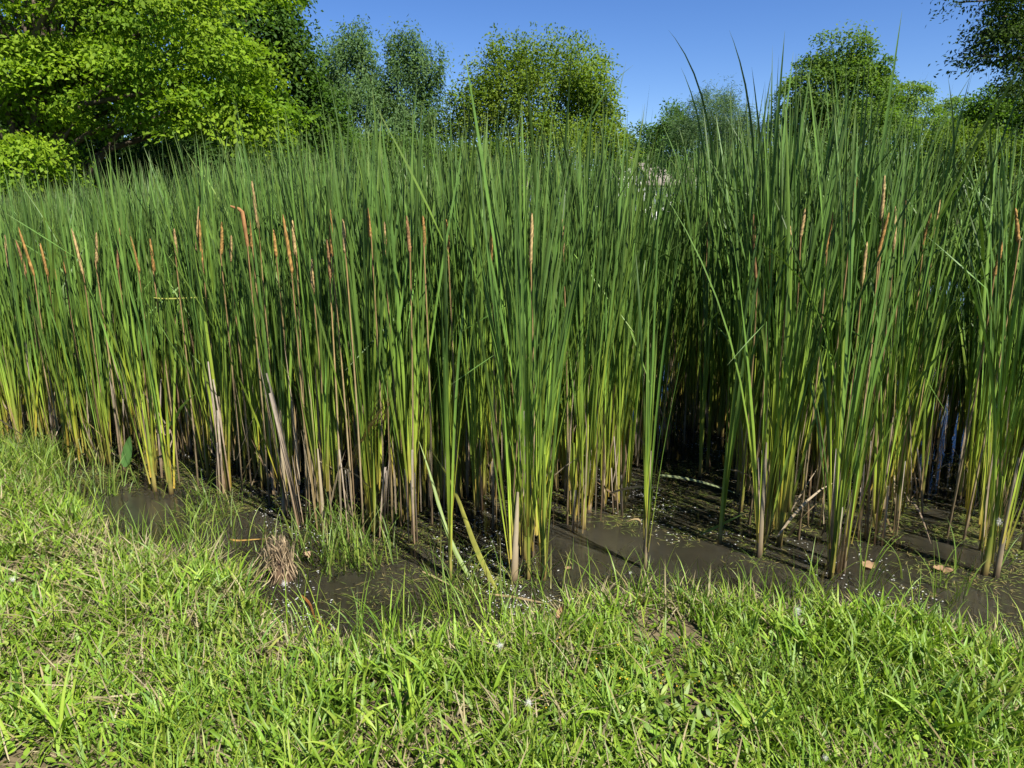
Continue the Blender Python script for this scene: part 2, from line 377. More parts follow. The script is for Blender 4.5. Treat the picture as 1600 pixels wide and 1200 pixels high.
for j, (px, Yd, bl, nn, c, lab) in enumerate([
    (1510, 27.5, [(1500, 250, 60, 42, 27.5), (1540, 270, 50, 40, 27)], 240, (.07, .098, .012), 'yellow-green broadleaf shrub behind the right-hand cattails'),
    (1582, 26, [(1580, 300, 46, 34, 26), (1630, 280, 60, 60, 26)], 220, (.066, .095, .012), 'yellow-green shrub low at the right edge above the lawn'),
    (1440, 30, [(1440, 285, 55, 55, 30)], 170, (.04, .065, .012), 'dark green shrub left of the yellow-green shrubs'),
    (1380, 32, [(1375, 290, 55, 48, 32)], 140, (.045, .075, .014), 'green shrub at the foot of the tall pointed tree'),
    (1185, 38, [(1180, 275, 60, 50, 38), (1225, 290, 40, 40, 38)], 170, (.05, .08, .018), 'green shrub between the feathery tree and the tall pointed tree'),
    (1280, 37, [(1275, 285, 55, 45, 37)], 130, (.045, .075, .014), 'green shrub left below the tall pointed tree'),
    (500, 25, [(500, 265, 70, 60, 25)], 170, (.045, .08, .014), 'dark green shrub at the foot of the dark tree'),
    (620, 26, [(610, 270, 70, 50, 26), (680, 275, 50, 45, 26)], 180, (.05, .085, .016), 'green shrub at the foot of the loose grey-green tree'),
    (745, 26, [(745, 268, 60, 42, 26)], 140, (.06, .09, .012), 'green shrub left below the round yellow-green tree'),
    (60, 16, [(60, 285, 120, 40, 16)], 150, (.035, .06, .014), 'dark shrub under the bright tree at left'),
    (300, 17, [(300, 275, 130, 45, 17)], 160, (.034, .06, .013), 'dark shrub right of the bright tree trunk')]):
    tree('shrub', lab, px, Yd, bl, nn, 60, .5, .16, c, SHR, 'shrub', trunk_r=.07, seed=40 + j, limb_n=14)
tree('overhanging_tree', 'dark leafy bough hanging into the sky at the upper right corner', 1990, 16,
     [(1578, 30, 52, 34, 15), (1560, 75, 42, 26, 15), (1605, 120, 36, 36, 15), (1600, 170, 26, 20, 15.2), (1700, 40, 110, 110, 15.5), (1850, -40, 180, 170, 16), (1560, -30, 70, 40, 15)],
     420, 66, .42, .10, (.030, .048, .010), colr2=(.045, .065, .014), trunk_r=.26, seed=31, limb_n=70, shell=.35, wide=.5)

r = np.random.default_rng(3); K = 1300
wx_ = r.uniform(-190, 190, K); wy_ = r.uniform(82, 125, K) - np.abs(wx_) * .12
wz_ = r.random(K) * (6.2 + 1.6 * wob(wx_, wx_ * 0, .25, 9)) + .3
ci = np.repeat(np.arange(K), 40); N = len(ci)
P = np.stack([wx_[ci], wy_[ci], wz_[ci]], -1) + r.normal(0, .9, (N, 3))
V, F = leaf_quads(P, r.normal(0, 1, (N, 3)), np.stack([r.normal(0, .5, N), r.normal(-.4, .5, N), np.full(N, .8)], -1), r.uniform(.5, 1.0, N), r.uniform(.4, .7, N))
cc = np.array((.06, .095, .028)) * r.uniform(.7, 1.3, (K, 1))[ci] * r.uniform(.75, 1.25, (N, 1))
tag(link('far_woods', mesh_np('far_woods', V, F, np.repeat(cc[:, None], 4, 1), 'tree_leaf')), 'far wood edge behind the houses', 'woods', kind='stuff')

# ------------------------------------------------------------------ houses and fence beyond the pond
def box(bag, x0, x1, y0, y1, z0, z1):
    V = np.array([(x, y, z) for z in (z0, z1) for (x, y) in ((x0, y0), (x1, y0), (x1, y1), (x0, y1))], float)
    F = np.array([(0, 3, 2, 1), (4, 5, 6, 7), (0, 1, 5, 4), (1, 2, 6, 5), (2, 3, 7, 6), (3, 0, 4, 7)])
    bag.add(V, F, np.ones((8, 3)))
def box_part(name, parent, mat, *a):
    b_ = Bag(); box(b_, *a); return link(name, b_.mesh(name, mat), parent)
def house(label, px0, px1, Yd, py_peak, py_eave, gable_px=None):
    gz = float(ground_z(np.array(0.), np.array(Yd)))
    x0, x1 = at(px0, 300, Yd)[0], at(px1, 300, Yd)[0]; zr, ze = at(800, py_peak, Yd)[2] - gz, at(800, py_eave, Yd)[2] - gz
    root = tag(link('house', None, loc=((x0 + x1) / 2, Yd + .1, gz)), label, 'house')
    hw = (x1 - x0) / 2; dp = 7.0
    b_ = Bag(); box(b_, -hw, hw, 0, dp, -.3, ze); wall = link('wall', b_.mesh('wall', 'siding'), root)
    nb = int(ze / .22)
    bm_ = Bag(); box(bm_, -hw, hw, -.03, -.004, 0, .19); bme = bm_.mesh('siding_board', 'siding')
    for q in range(nb): link('siding_board', bme, wall, loc=(0, 0, .02 + q * .22), rot=(R(1.5), 0, 0))
    V = np.array([(-hw - .4, -.45, ze - .08), (hw + .4, -.45, ze - .08), (hw + .4, dp / 2, zr), (-hw - .4, dp / 2, zr), (-hw - .4, dp + .45, ze - .08), (hw + .4, dp + .45, ze - .08)])
    V = np.concatenate([V, V + (0, 0, .16)])
    F = np.array([(0, 1, 2, 3), (3, 2, 5, 4), (6, 9, 8, 7), (9, 10, 11, 8), (0, 6, 7, 1), (4, 5, 11, 10), (0, 3, 9, 6), (3, 4, 10, 9), (1, 7, 8, 2), (2, 8, 11, 5)])
    link('roof', mesh_np('roof', V, F, None, 'roof_shingle'), root)
    for q, fx in enumerate((-.62, -.2, .25, .66)):
        wz = ze * .38
        wn_ = box_part('window', root, 'trim', fx * hw - .55, fx * hw + .55, -.09, -.045, wz, wz + 1.3)
        box_part('pane', wn_, 'window_glass', fx * hw - .46, fx * hw + .46, -.1, -.085, wz + .08, wz + .62)
        box_part('pane', wn_, 'window_glass', fx * hw - .46, fx * hw + .46, -.1, -.085, wz + .68, wz + 1.22)
    if gable_px:
        gx0, gx1 = at(gable_px[0], 300, Yd)[0] - (x0 + x1) / 2, at(gable_px[1], 300, Yd)[0] - (x0 + x1) / 2
        gc, zp = (gx0 + gx1) / 2, at(800, py_peak - 3, Yd)[2] - gz; z1 = ze + .5
        V = np.array([(gx0, -1.6, -.3), (gx1, -1.6, -.3), (gx1, -1.6, z1), (gc, -1.6, zp), (gx0, -1.6, z1)]); V = np.concatenate([V, V + (0, 3.5, 0)])
        Ft = [(0, 1, 2, 4), (0, 5, 6, 1), (1, 6, 7, 2), (5, 0, 4, 9), (4, 2, 3, 3)]
        me = bpy.data.meshes.new('gable'); me.from_pydata([tuple(v) for v in V], [], [(0, 1, 2, 3, 4), (1, 6, 7, 2), (5, 0, 4, 9)]); me.materials.append(MATS['siding'])
        gb = link('gable', me, root)
        for s in (-1, 1):
            e0 = gx0 - .25 if s < 0 else gx1 + .25
            V = np.array([(e0, -1.95, z1 - .1), (gc, -1.95, zp + .08), (gc, 3, zp + .08), (e0, 3, z1 - .1)]); V = np.concatenate([V, V + (0, 0, .14)])
            F = np.array([(0, 3, 2, 1), (4, 5, 6, 7), (0, 1, 5, 4), (1, 2, 6, 5), (2, 3, 7, 6), (3, 0, 4, 7)])
            link('roof_slope', mesh_np('roof_slope', V, F, None, 'roof_shingle'), gb)
        w2 = box_part('window', gb, 'trim', gc - .5, gc + .5, -1.66, -1.61, ze * .55, ze * .55 + 1.3)
        box_part('pane', w2, 'window_glass', gc - .42, gc + .42, -1.675, -1.655, ze * .55 + .1, ze * .55 + 1.2)
    box_part('door', root, 'door_paint', .02 * hw, .02 * hw + .95, -.1, -.05, 0, 2.05)
    return root
house('white house with a front gable and grey-brown roof half hidden by cattails', 950, 1085, 68, 253, 290, (962, 1004))
house('low white house seen in slits through the central cattails', 745, 900, 72, 276, 297)
fr = tag(link('picket_fence', None, loc=(*at(1068, 350, 52)[:2], float(ground_z(np.array(12.), np.array(52.))))), 'white picket fence in front of the gabled house', 'fence')
b_ = Bag(); box(b_, -.04, .04, -.012, .012, 0, 1.15); pk = b_.mesh('picket', 'wood_white')
for q in range(34): link('picket', pk, fr, loc=(-2.2 + q * .13, 0, .05))
for zz in (.35, .9): box_part('rail', fr, 'wood_white', -2.3, 2.3, .014, .05, zz, zz + .08)

# ------------------------------------------------------------------ cattails
front_px = np.array([(-400, 640), (-60, 685), (0, 700), (60, 712), (110, 730), (165, 742), (200, 720), (240, 765), (270, 768), (300, 735), (340, 768), (400, 785), (440, 815),
    (480, 832), (540, 850), (590, 842), (640, 850), (680, 800), (730, 805), (770, 845), (800, 895), (850, 890), (880, 838), (930, 830), (975, 805), (1000, 755), (1035, 728), (1070, 712),
    (1110, 700), (1140, 708), (1160, 848), (1190, 868), (1225, 858), (1250, 825), (1275, 850), (1300, 895), (1335, 850), (1390, 848), (1425, 815), (1460, 770), (1500, 800), (1530, 885), (1565, 890), (1600, 862), (1700, 850), (2100, 840)], float)
fp = gnd(front_px[:, 0], front_px[:, 1])
ang_f = np.arctan2(fp[:, 0], fp[:, 1]); dist_f = np.hypot(fp[:, 0], fp[:, 1])
dep_px = np.array([(-400, 8), (-100, 7.5), (300, 6), (600, 4.6), (800, 3.8), (950, 2.8), (1010, 2.6), (1060, 4.0), (1120, 4.0), (1200, 3.2), (1350, 2.7), (1440, 1.7), (1490, 1.5), (1540, 2.1), (1600, 2.2), (2100, 2.0)], float)
dens_px = np.array([(-400, 74), (900, 78), (1000, 74), (1060, 60), (1130, 66), (1180, 78), (1380, 78), (1440, 66), (1490, 60), (1540, 66), (2100, 55)], float)
hgt_px = np.array([(-400, 1.78), (0, 1.84), (150, 1.9), (300, 2.0), (600, 2.15), (800, 2.18), (930, 2.16), (975, 2.02), (1040, 2.08), (1100, 2.36), (1250, 2.32), (1400, 2.24), (1500, 2.16), (1600, 2.08), (2100, 2.0)], float)
G = 26000
bx_, by_ = rng.uniform(-13, 7.5, G * 9), rng.uniform(2.4, 14, G * 9)
az_ = np.arctan2(bx_, by_); ds_ = np.hypot(bx_, by_)
pxg = 800 + np.tan(az_) * FPX / CP * .93            # approximate column used only to look up the tables
fd = np.interp(az_, ang_f, dist_f); depth = ds_ - fd
mx = np.interp(pxg, dep_px[:, 0], dep_px[:, 1]) * (1 + .12 * wob(bx_, by_, 2.0, 21))
clump = np.clip(.62 + .75 * wob(bx_, by_, 7.5, 22), .08, 1.5)
edge = np.clip(depth / .25, .75, 1)
keep = (depth > 0) & (depth < mx) & (az_ > ang_f[0]) & (az_ < ang_f[-1])
pr = np.interp(pxg, dens_px[:, 0], dens_px[:, 1]) * clump * edge * (20.5 * 11.6) / (G * 9)
keep &= rng.random(G * 9) < pr
cx_, cy_, cd_, cpx = bx_[keep], by_[keep], depth[keep], pxg[keep]
# thin out stems that stand in each other
order = np.argsort(np.hypot(cx_, cy_)); keepi = []; cells = {}
for q in order:
    key = (int(cx_[q] / .04), int(cy_[q] / .04))
    if key in cells: continue
    cells[key] = 1; keepi.append(q)
keepi = np.array(keepi); cx_, cy_, cd_, cpx = cx_[keepi], cy_[keepi], cd_[keepi], cpx[keepi]
inframe = (cpx > -60) & (cpx < 1660)
chgt = np.interp(cpx, hgt_px[:, 0], hgt_px[:, 1]) * rng.normal(1, .055, len(cx_))
score = cd_ + .12 * np.hypot(cx_, cy_) + np.where(inframe, 0, 50)
rank = np.argsort(score); single = rank[:282]; rest = rank[282:]

G_BASE, G_LOW, G_MID, G_TOP = (.20, .125, .035), (.165, .215, .024), (.052, .102, .018), (.047, .091, .018)
def cat_col(t, v, s):                               # t along the leaf, v brightness (N,), s yellowness (N,)
    c = ramp(t, [(0, (.19, .15, .035)), (.04, (.19, .19, .03)), (.14, G_LOW), (.36, (.088, .15, .020)), (.6, G_MID), (.965, G_TOP), (1, (.085, .118, .04))])
    y = np.array((1.55, 1.25, .9))
    sh = v.reshape((-1,) + (1,) * (c.ndim - 1))
    ss = s.reshape((-1,) + (1,) * (c.ndim - 1))
    return c * 1.42 * sh * (1 + (y - 1) * ss)
def cat_leaf_params(N, r, rough=0.):
    lean = np.abs(r.normal(0, .075, N)) + .006
    curv = np.abs(r.normal(0, .10 + .09 * rough, N)) * np.where(r.random(N) < .12 + .15 * rough, 2.6, 1)
    return lean, curv, r.uniform(0, math.pi, N), r.normal(0, 2.8, N)
# pools of leaf and sheath meshes for the single plants (unit height 1 m in z, scaled per leaf)
def pool_leaf(seed, kinked=False, rough=0.):
    r = np.random.default_rng(seed); o = np.ones(1)
    lean, curv, tw0, tw = cat_leaf_params(1, r, rough)
    kt, kk = (o * r.uniform(.72, .93), o * (r.uniform(.4, .9) if seed % 2 else r.uniform(1.9, 2.5))) if kinked else (o * 2, o * 0)
    V, F, T = strips(np.zeros((1, 3)), o, o * r.uniform(.0046, .0086), o * 0, lean, curv, tw0, tw, 9, .35, 'blade', kt, kk)
    return mesh_np('leaf', V, F, cat_col(T, o * r.uniform(.6, 1.35), o * max(0, r.normal(.1, .3))), 'cattail_leaf')
LEAF = [pool_leaf(200 + q) for q in range(70)]; LEAFK = [pool_leaf(300 + q, True) for q in range(16)]; LEAFR = [pool_leaf(400 + q, False, 1.) for q in range(24)]
def pool_sheath(seed):
    r = np.random.default_rng(seed)
    z = np.array([-.12, 0, .06, .15, .28, .42, .55]); rad = np.array([.0145, .0145, .014, .0125, .010, .0075, .004]) * r.uniform(.8, 1.15)
    lean = r.normal(0, .02, 2)
    V, F = tube(np.stack([z * lean[0], z * lean[1], z], -1), rad, 8); V[:, 1] *= .62
    dead = r.random() < .35
    st = [(-.12, (.03, .02, .01)), (.0, (.07, .045, .018)), (.02, (.22, .135, .045)), (.07, (.24, .21, .06)), (.16, (.18, .215, .03)), (.5, (.13, .185, .024))] if not dead else \
         [(-.12, (.03, .02, .012)), (.0, (.07, .05, .03)), (.03, (.27, .20, .11)), (.2, (.38, .31, .2)), (.5, (.34, .28, .18))]
    return mesh_np('sheath', V, F, ramp(V[:, 2], st) * r.uniform(.8, 1.2), 'cattail_leaf', True)
SHEATH = [pool_sheath(500 + q) for q in range(14)]

ZONES = [(-60, 110, 'near the left edge'), (110, 210, 'above the dock leaf'), (210, 300, 'around the broken folded leaf'), (300, 390, 'behind the left pool'),
         (390, 480, 'by the tallest dead bundle'), (480, 570, 'above the thin marsh grass'), (570, 670, 'around the leaning dead bundle'), (670, 760, 'behind the yellowing fallen leaf'),
         (760, 870, 'in the foremost central clump'), (870, 960, 'right of the central clump'), (960, 1060, 'behind the lone cattail'), (1060, 1150, 'in the dark gap'),
         (1150, 1250, 'at the right stand, left flank'), (1250, 1345, 'in the foremost right clump'), (1345, 1430, 'right of the foremost right clump'), (1430, 1515, 'before the blue water gap'),
         (1515, 1700, 'at the right edge')]
ORD = ['first', 'second', 'third', 'fourth', 'fifth', 'sixth', 'seventh', 'eighth', 'ninth', 'tenth', 'eleventh', 'twelfth', 'thirteenth', 'fourteenth']
def zone(px):
    for z0, z1, lb in ZONES:
        if z0 <= px < z1: return lb
    return ZONES[0][2] if px < 0 else ZONES[-1][2]
def cattail(x, y, h, nleaf, label, group, rough=False, name='cattail_plant', sc=1.0, rz=None, kinks=.045, wm=1.0):
    root = tag(link(name, None, loc=(x, y, 0)), label, 'cattail', group)
    fan = random.uniform(0, 6.283) if rz is None else rz
    s = random.uniform(.85, 1.2) * sc
    link('sheath', random.choice(SHEATH), root, rot=(0, 0, fan), scale=(s, s, random.uniform(.8, 1.25)))
    for q in range(nleaf):
        a_ = fan + (math.pi if q % 2 else 0) + random.gauss(0, .4)
        hl = h * random.choice((1.0, .98, .95, .9, .84, .77, .68, .57, .45)) * random.uniform(.94, 1.05)
        z0 = random.uniform(.02, .3); u = random.random()
        me = random.choice(LEAFK) if u < kinks else random.choice(LEAFR if (rough and u < .35) else LEAF)
        off = .006 + .0022 * q
        ws = hl * random.uniform(.85, 1.1) * wm
        link('leaf', me, root, loc=(math.cos(a_) * off, math.sin(a_) * off, z0), rot=(0, 0, a_), scale=(hl - z0, ws, hl - z0))
    return root
spx = to_px(np.stack([cx_[single], cy_[single], 0 * cx_[single]], -1))[0]
byzone = {}
for q, px in zip(single, spx): byzone.setdefault(zone(px), []).append((cd_[q] + .12 * cy_[q], px, q))
for lb, lst in byzone.items():
    lst.sort(); nrow = max(1, min(3, len(lst) // 5)); per = math.ceil(len(lst) / nrow)
    for w_ in range(nrow):
        row = sorted(lst[w_ * per:(w_ + 1) * per], key=lambda e: e[1])
        for k_, (_, px, q) in enumerate(row):
            cattail(cx_[q], cy_[q], chgt[q], random.randint(10, 13), f'green cattail, {ORD[min(k_, 13)]} from left in {("front", "middle", "rear")[w_]} row {lb}', 'cattails in the front rows of the pond stand', rough=px > 1040)
# hand-placed cattails
for (px, py, h, nl, lb, rz) in [
    (1007, 888, 1.62, 9, 'lone dark green cattail standing alone in open water between the stands', .2),
    (803, 908, 1.85, 9, 'leftmost stem of the foremost central cattail clump', .5), (826, 905, 1.9, 8, 'middle stem of the foremost central cattail clump', 2.),
    (849, 906, 1.85, 8, 'orange-based rightmost stem of the foremost central cattail clump', 1.2), (704, 905, 1.75, 8, 'cattail standing alone in front beside the yellowing fallen leaf', .9),
    (1298, 905, 1.9, 9, 'foremost cattail of the right-hand stand, rising from dead sheaths', .3), (1318, 895, 1.95, 8, 'second foremost cattail right of the dead sheaths at right', 1.9),
    (1538, 898, 1.8, 8, 'yellow-green cattail close to the right edge, left of the fluffy stem', .2), (1556, 902, 1.85, 9, 'cattail at the right edge carrying white seed fluff', 1.1),
    (1186, 872, 1.95, 8, 'foremost yellow stem at the left end of the right-hand stand', .1),
    (242, 768, 1.85, 7, 'left one of two stems standing in the open left pool', .4), (268, 772, 1.8, 7, 'right one of two stems standing in the open left pool', 1.4)]:
    p_ = gnd(px, py); cattail(p_[0], p_[1], h, nl + 2, lb, None, px > 1040, wm=1.15, sc=1.1)
# tall shoots against the sky: (base px, base py, tip px, tip py, tip bend, label)
for (px, py, tx, ty, bend, lb) in [(1085, 735, 1042, 48, -.75, 'tallest arching cattail shoot against the sky, left one of the pair'), (1150, 800, 1138, 48, -.45, 'tallest cattail shoot against the sky, right one of the pair'),
                             (955, 800, 992, 104, .95, 'tall cattail shoot bending right against the sky, left of the gap'), (1475, 780, 1480, 120, -.3, 'single tall cattail shoot against the sky far right'),
                             (1205, 850, 1207, 108, .1, 'tall cattail shoot right of the sky pair'), (1105, 745, 1062, 105, -.5, 'tall cattail shoot just below the tallest arching one')]:
    yb = float(gnd(px, py)[1]); tp = at(tx, ty, yb); tt = np.linspace(0, 1, 60)
    ph = .02 + abs(bend) * tt ** 5; hh = tp[2] / np.cos(ph).mean(); bx1 = tp[0] - np.sign(bend) * hh * np.sin(ph).mean()
    root = tag(link('cattail_plant', None, loc=(bx1, yb, 0)), lb, 'cattail')
    link('sheath', SHEATH[2], root)
    for q in range(6):
        r_ = np.random.default_rng(int(px) + q); o = np.ones(1); hl = hh if q == 0 else hh * r_.uniform(.62, .9)
        az0 = (0 if bend > 0 else math.pi) + (0 if q == 0 else r_.uniform(-2, 2))
        V, F, T = strips(np.array([[0, 0, 0.]]), o * hl, o * .015, o * az0, o * (.02 if q == 0 else abs(r_.normal(0, .06))), o * (abs(bend) if q == 0 else r_.uniform(.05, .4)), o * 1.3, o * (3.2 if q == 0 else r_.normal(0, 2)), 16, .35, pw=5 if q == 0 else 2)
        link('leaf', mesh_np('leaf', V, F, cat_col(T, o * .8, o * 0), 'cattail_leaf'), root)

# the rest of the stand: one mass
r = np.random.default_rng(77)
bag = Bag(); sb = Bag()
nl = r.integers(12, 18, len(rest)); ci = np.repeat(np.arange(len(rest)), nl); N = len(ci)
fan = r.uniform(0, 6.283, len(rest)); Hh = chgt[rest]
lean, curv, tw0, tw = cat_leaf_params(N, r, np.where(cpx[rest][ci] > 1040, 1.1, .3))
hl = Hh[ci] * r.choice([1.0, .99, .97, .94, .9, .85, .78, .68, .55], N) * r.uniform(.94, 1.05, N)
az = fan[ci] + np.where(r.random(N) < .5, math.pi, 0) + r.normal(0, .5, N)
kk = np.where(r.random(N) < np.where(cpx[rest][ci] > 1040, .09, .045), np.where(r.random(N) < .5, r.uniform(.4, .9, N), r.uniform(1.9, 2.5, N)), 0); kt = r.uniform(.7, .93, N)
base = np.stack([cx_[rest][ci] + np.cos(az) * .015, cy_[rest][ci] + np.sin(az) * .015, r.uniform(.0, .3, N)], -1)
V, F, T = strips(base, hl - base[:, 2], r.uniform(.0085, .015, N), az, lean, curv, tw0, tw, 7, 0, 'blade', kt, kk)
bag.add(V, F, cat_col(T, r.uniform(.5, 1.4, N), np.clip(r.normal(.08, .3, N), 0, 1.4)))
M = len(rest)
V0 = np.array(SHEATH[3].vertices[0].co); nv = len(SHEATH[3].vertices)
co = np.zeros(nv * 3, np.float32); SHEATH[3].vertices.foreach_get('co', co); co = co.reshape(-1, 3)
fi = np.array([p_.vertices[:] for p_ in SHEATH[3].polygons])
def shcol(me):
    c = np.zeros(nv * 4, np.float32); me.color_attributes['Col'].data.foreach_get('color', c); return c.reshape(-1, 4)[:, :3]
SC_ = [shcol(me) for me in SHEATH]
pick = r.integers(0, len(SC_), M); CC = np.array(SC_)[pick]
s_ = r.uniform(.8, 1.15, M); ca, sa = np.cos(fan), np.sin(fan)
VX = co[None, :, 0] * s_[:, None]; VY = co[None, :, 1] * s_[:, None]
V = np.stack([cx_[rest][:, None] + VX * ca[:, None] - VY * sa[:, None], cy_[rest][:, None] + VX * sa[:, None] + VY * ca[:, None], np.broadcast_to(co[None, :, 2], VX.shape)], -1)
bag.add(V, ((np.arange(M) * nv)[:, None, None] + fi[None]).reshape(-1, 4), CC)
tag(link('cattail_bed', bag.mesh('cattail_bed', 'cattail_leaf')), 'dense mass of green cattail leaves filling the pond behind the front rows', 'cattails', kind='stuff')

# old brown seed spikes on last year's stalks
def spike_mesh(seed, hw=.0095, ln=.30):
    r = np.random.default_rng(seed); K = 26; t = np.linspace(0, 1, K)
    rad = hw * np.interp(t, [0, .04, .12, .7, .93, 1], [.35, .8, 1, .85, .5, .12]) * r.uniform(.9, 1.07, K)
    V, F = tube(np.stack([.004 * np.sin(t * 2 + seed), .003 * np.cos(t * 2.4), t * ln], -1), rad, 9)
    V += r.normal(0, .0008, V.shape)
    c = np.array((.33, .19, .058)) if seed % 3 else np.array((.40, .28, .12))
    if seed % 5 == 4: c = np.array((.25, .14, .06))
    return mesh_np('seed_spike', V, F, c * r.uniform(.4, 1.35, (len(V), 1)), 'dry_leaf')
SPK = [spike_mesh(q) for q in range(8)]
def stalk_mesh(seed):
    r = np.random.default_rng(seed); t = np.linspace(0, 1, 8)
    V, F = tube(np.stack([.01 * np.sin(t * 3), .01 * np.cos(t * 4), t], -1), .0048 * (1.3 - .6 * t), 6)
    c = ramp(V[:, 2], [(0, (.1, .07, .04)), (.3, (.28, .22, .12)), (.7, (.26, .19, .08)), (1, (.27, .17, .07))])
    return mesh_np('stalk', V, F, c * r.uniform(.8, 1.2), 'dry_leaf', True)
STK = [stalk_mesh(q) for q in range(5)]
spikes = [(15, 372, 420), (54, 362, 432), (102, 393, 428), (131, 364, 430), (185, 362, 422), (217, 374, 426), (308, 330, 398), (317, 350, 412), (404, 291, 358), (432, 372, 402), (456, 345, 428), (463, 350, 400),
          (515, 380, 436), (519, 335, 402), (490, 408, 458), (580, 338, 372), (601, 352, 402), (662, 345, 385), (769, 365, 442), (829, 342, 414), (1182, 345, 440), (1202, 386, 452), (1378, 282, 345), (1328, 285, 350), (1345, 385, 445),
          (1370, 340, 410), (1440, 338, 392), (1456, 318, 382), (1413, 312, 360), (1551, 378, 432), (1232, 358, 402), (92, 400, 440), (360, 372, 410), (1105, 320, 360), (1590, 330, 380), (1250, 330, 372),
          (40, 380, 428), (75, 385, 432), (150, 368, 412), (240, 378, 425), (275, 362, 405), (345, 352, 398), (395, 342, 390), (540, 348, 396), (640, 343, 395), (700, 348, 392), (880, 348, 396), (1290, 338, 400), (1395, 330, 395)]
names = ['leftmost', 'thin tan', 'short', 'brown', 'orange', 'pale', 'left one of two crossing', 'right one of two crossing', 'highest orange', 'short pale', 'fat pale', 'slim pale', 'low orange', 'tall reddish', 'small low', 'small', 'tan', 'faint', 'leaning orange', 'straight orange',
         'tall yellowish', 'long tan', 'highest reddish', 'dark brown', 'low brown', 'reddish', 'curved tan', 'rusty', 'straw-coloured', 'pale', 'slim', 'tiny', 'dull', 'hidden', 'brown', 'short tan',
         'second', 'weathered', 'tallest thin', 'slender', 'straight', 'slim brown', 'thin upright', 'slender', 'slender pale', 'thin', 'slender', 'long slender', 'long slender']
for q, (px, y0, y1) in enumerate(spikes):
    fr_ = np.interp(px, front_px[:, 0], front_px[:, 1]); gp = gnd(px, fr_ + 4)
    dd = float(np.hypot(gp[0], gp[1])); Yd = float(gp[1]) + (random.uniform(.03, .2) if px < 900 else random.uniform(.15, .42))
    top, bot = at(px, y0, Yd), at(px, y1, Yd)
    hz = bot[2]; ln = max(.15, (top[2] - bot[2]) * 1.12)
    lx = (bot[0] - gp[0]) * .0
    bx0 = bot[0] + random.gauss(0, .02); by0 = Yd
    ref = zone(px)
    root = tag(link('cattail_seed_stalk', None, loc=(bx0, by0, 0)), f'{names[q]} old cattail spike ' + ref, 'cattail spike', 'old seed spikes standing among the green cattails')
    ax_ = math.atan2(bot[0] - bx0, hz); tilt = math.atan2(top[0] - bot[0], ln) + random.gauss(0, .02) - (.12 if px in (769, 317) else 0)
    link('stalk', random.choice(STK), root, loc=(0, 0, -.05), rot=(0, ax_, 0), scale=(1, 1, (hz + .07) / math.cos(ax_)))
    link('seed_spike', SPK[q % 8], root, loc=(bot[0] - bx0, 0, hz), rot=(random.gauss(0, .05), tilt, random.random() * 6), scale=(1, 1, ln / .30))
# the snapped spike
Yd = float(gnd(385, 790)[1]); j0, j1, j2 = at(387, 385, Yd), at(378, 328, Yd), at(360, 322, Yd)
root = tag(link('cattail_seed_stalk', None, loc=(j0[0], Yd, 0)), 'snapped old cattail spike with its top bent over to the left', 'cattail spike', 'old seed spikes standing among the green cattails')
o_ = np.array((j0[0], Yd, 0)); V, F = tube(np.array([j0, (j0 + j1) / 2, j1 - (0, 0, .01), j1 + (-.015, 0, .004), j2]) - o_, np.array([.009, .011, .011, .010, .005]), 8)
link('seed_spike', mesh_np('seed_spike', V, F, np.tile((.27, .14, .055), (len(V), 1)) * rng.uniform(.7, 1.2, (len(V), 1)), 'dry_leaf'), root)
link('stalk', STK[1], root, loc=(0, 0, -.05), scale=(1, 1, j0[2] + .06))

# ------------------------------------------------------------------ dead tan stalks
def dead_bundle(px, py, top_px, top_y, nst, label, spread=.02, name='dead_cattail_stalk', seed=0, group='dead tan cattail stalks in the water'):
    r = np.random.default_rng(900 + seed); p_ = gnd(px, py); tp = at(top_px, top_y, p_[1] + .02)
    root = tag(link(name, None, loc=(p_[0], p_[1], 0)), label, 'dead stalk', group)
    H = tp[2]; dx = tp[0] - p_[0]; ln0 = math.hypot(H, dx); le = math.atan2(abs(dx), H)
    for q in range(nst):
        o = np.ones(1); L_ = ln0 * (1 if q == 0 else r.uniform(.45, .95))
        V, F, T = strips(np.array([[r.normal(0, spread), r.normal(0, spread * .6), -.06]]), o * (L_ + .06), o * r.uniform(.010, .022), o * ((0 if dx >= 0 else math.pi) + r.normal(0, .2)),
                         o * (le * .8 + r.normal(0, .015)), o * (le * .4 + r.normal(0, .04)), o * r.uniform(-.6, .6) + 0 * o, o * r.normal(0, .5), 8, .5, 'stalk')
        c = ramp(T, [(0, (.09, .06, .035)), (.1, (.26, .18, .10)), (.5, (.33, .26, .18)), (1, (.36, .31, .25))]) * r.uniform(.7, 1.15)
        link('dried_leaf', mesh_np('dried_leaf', V, F, c, 'dry_leaf'), root)
    return root
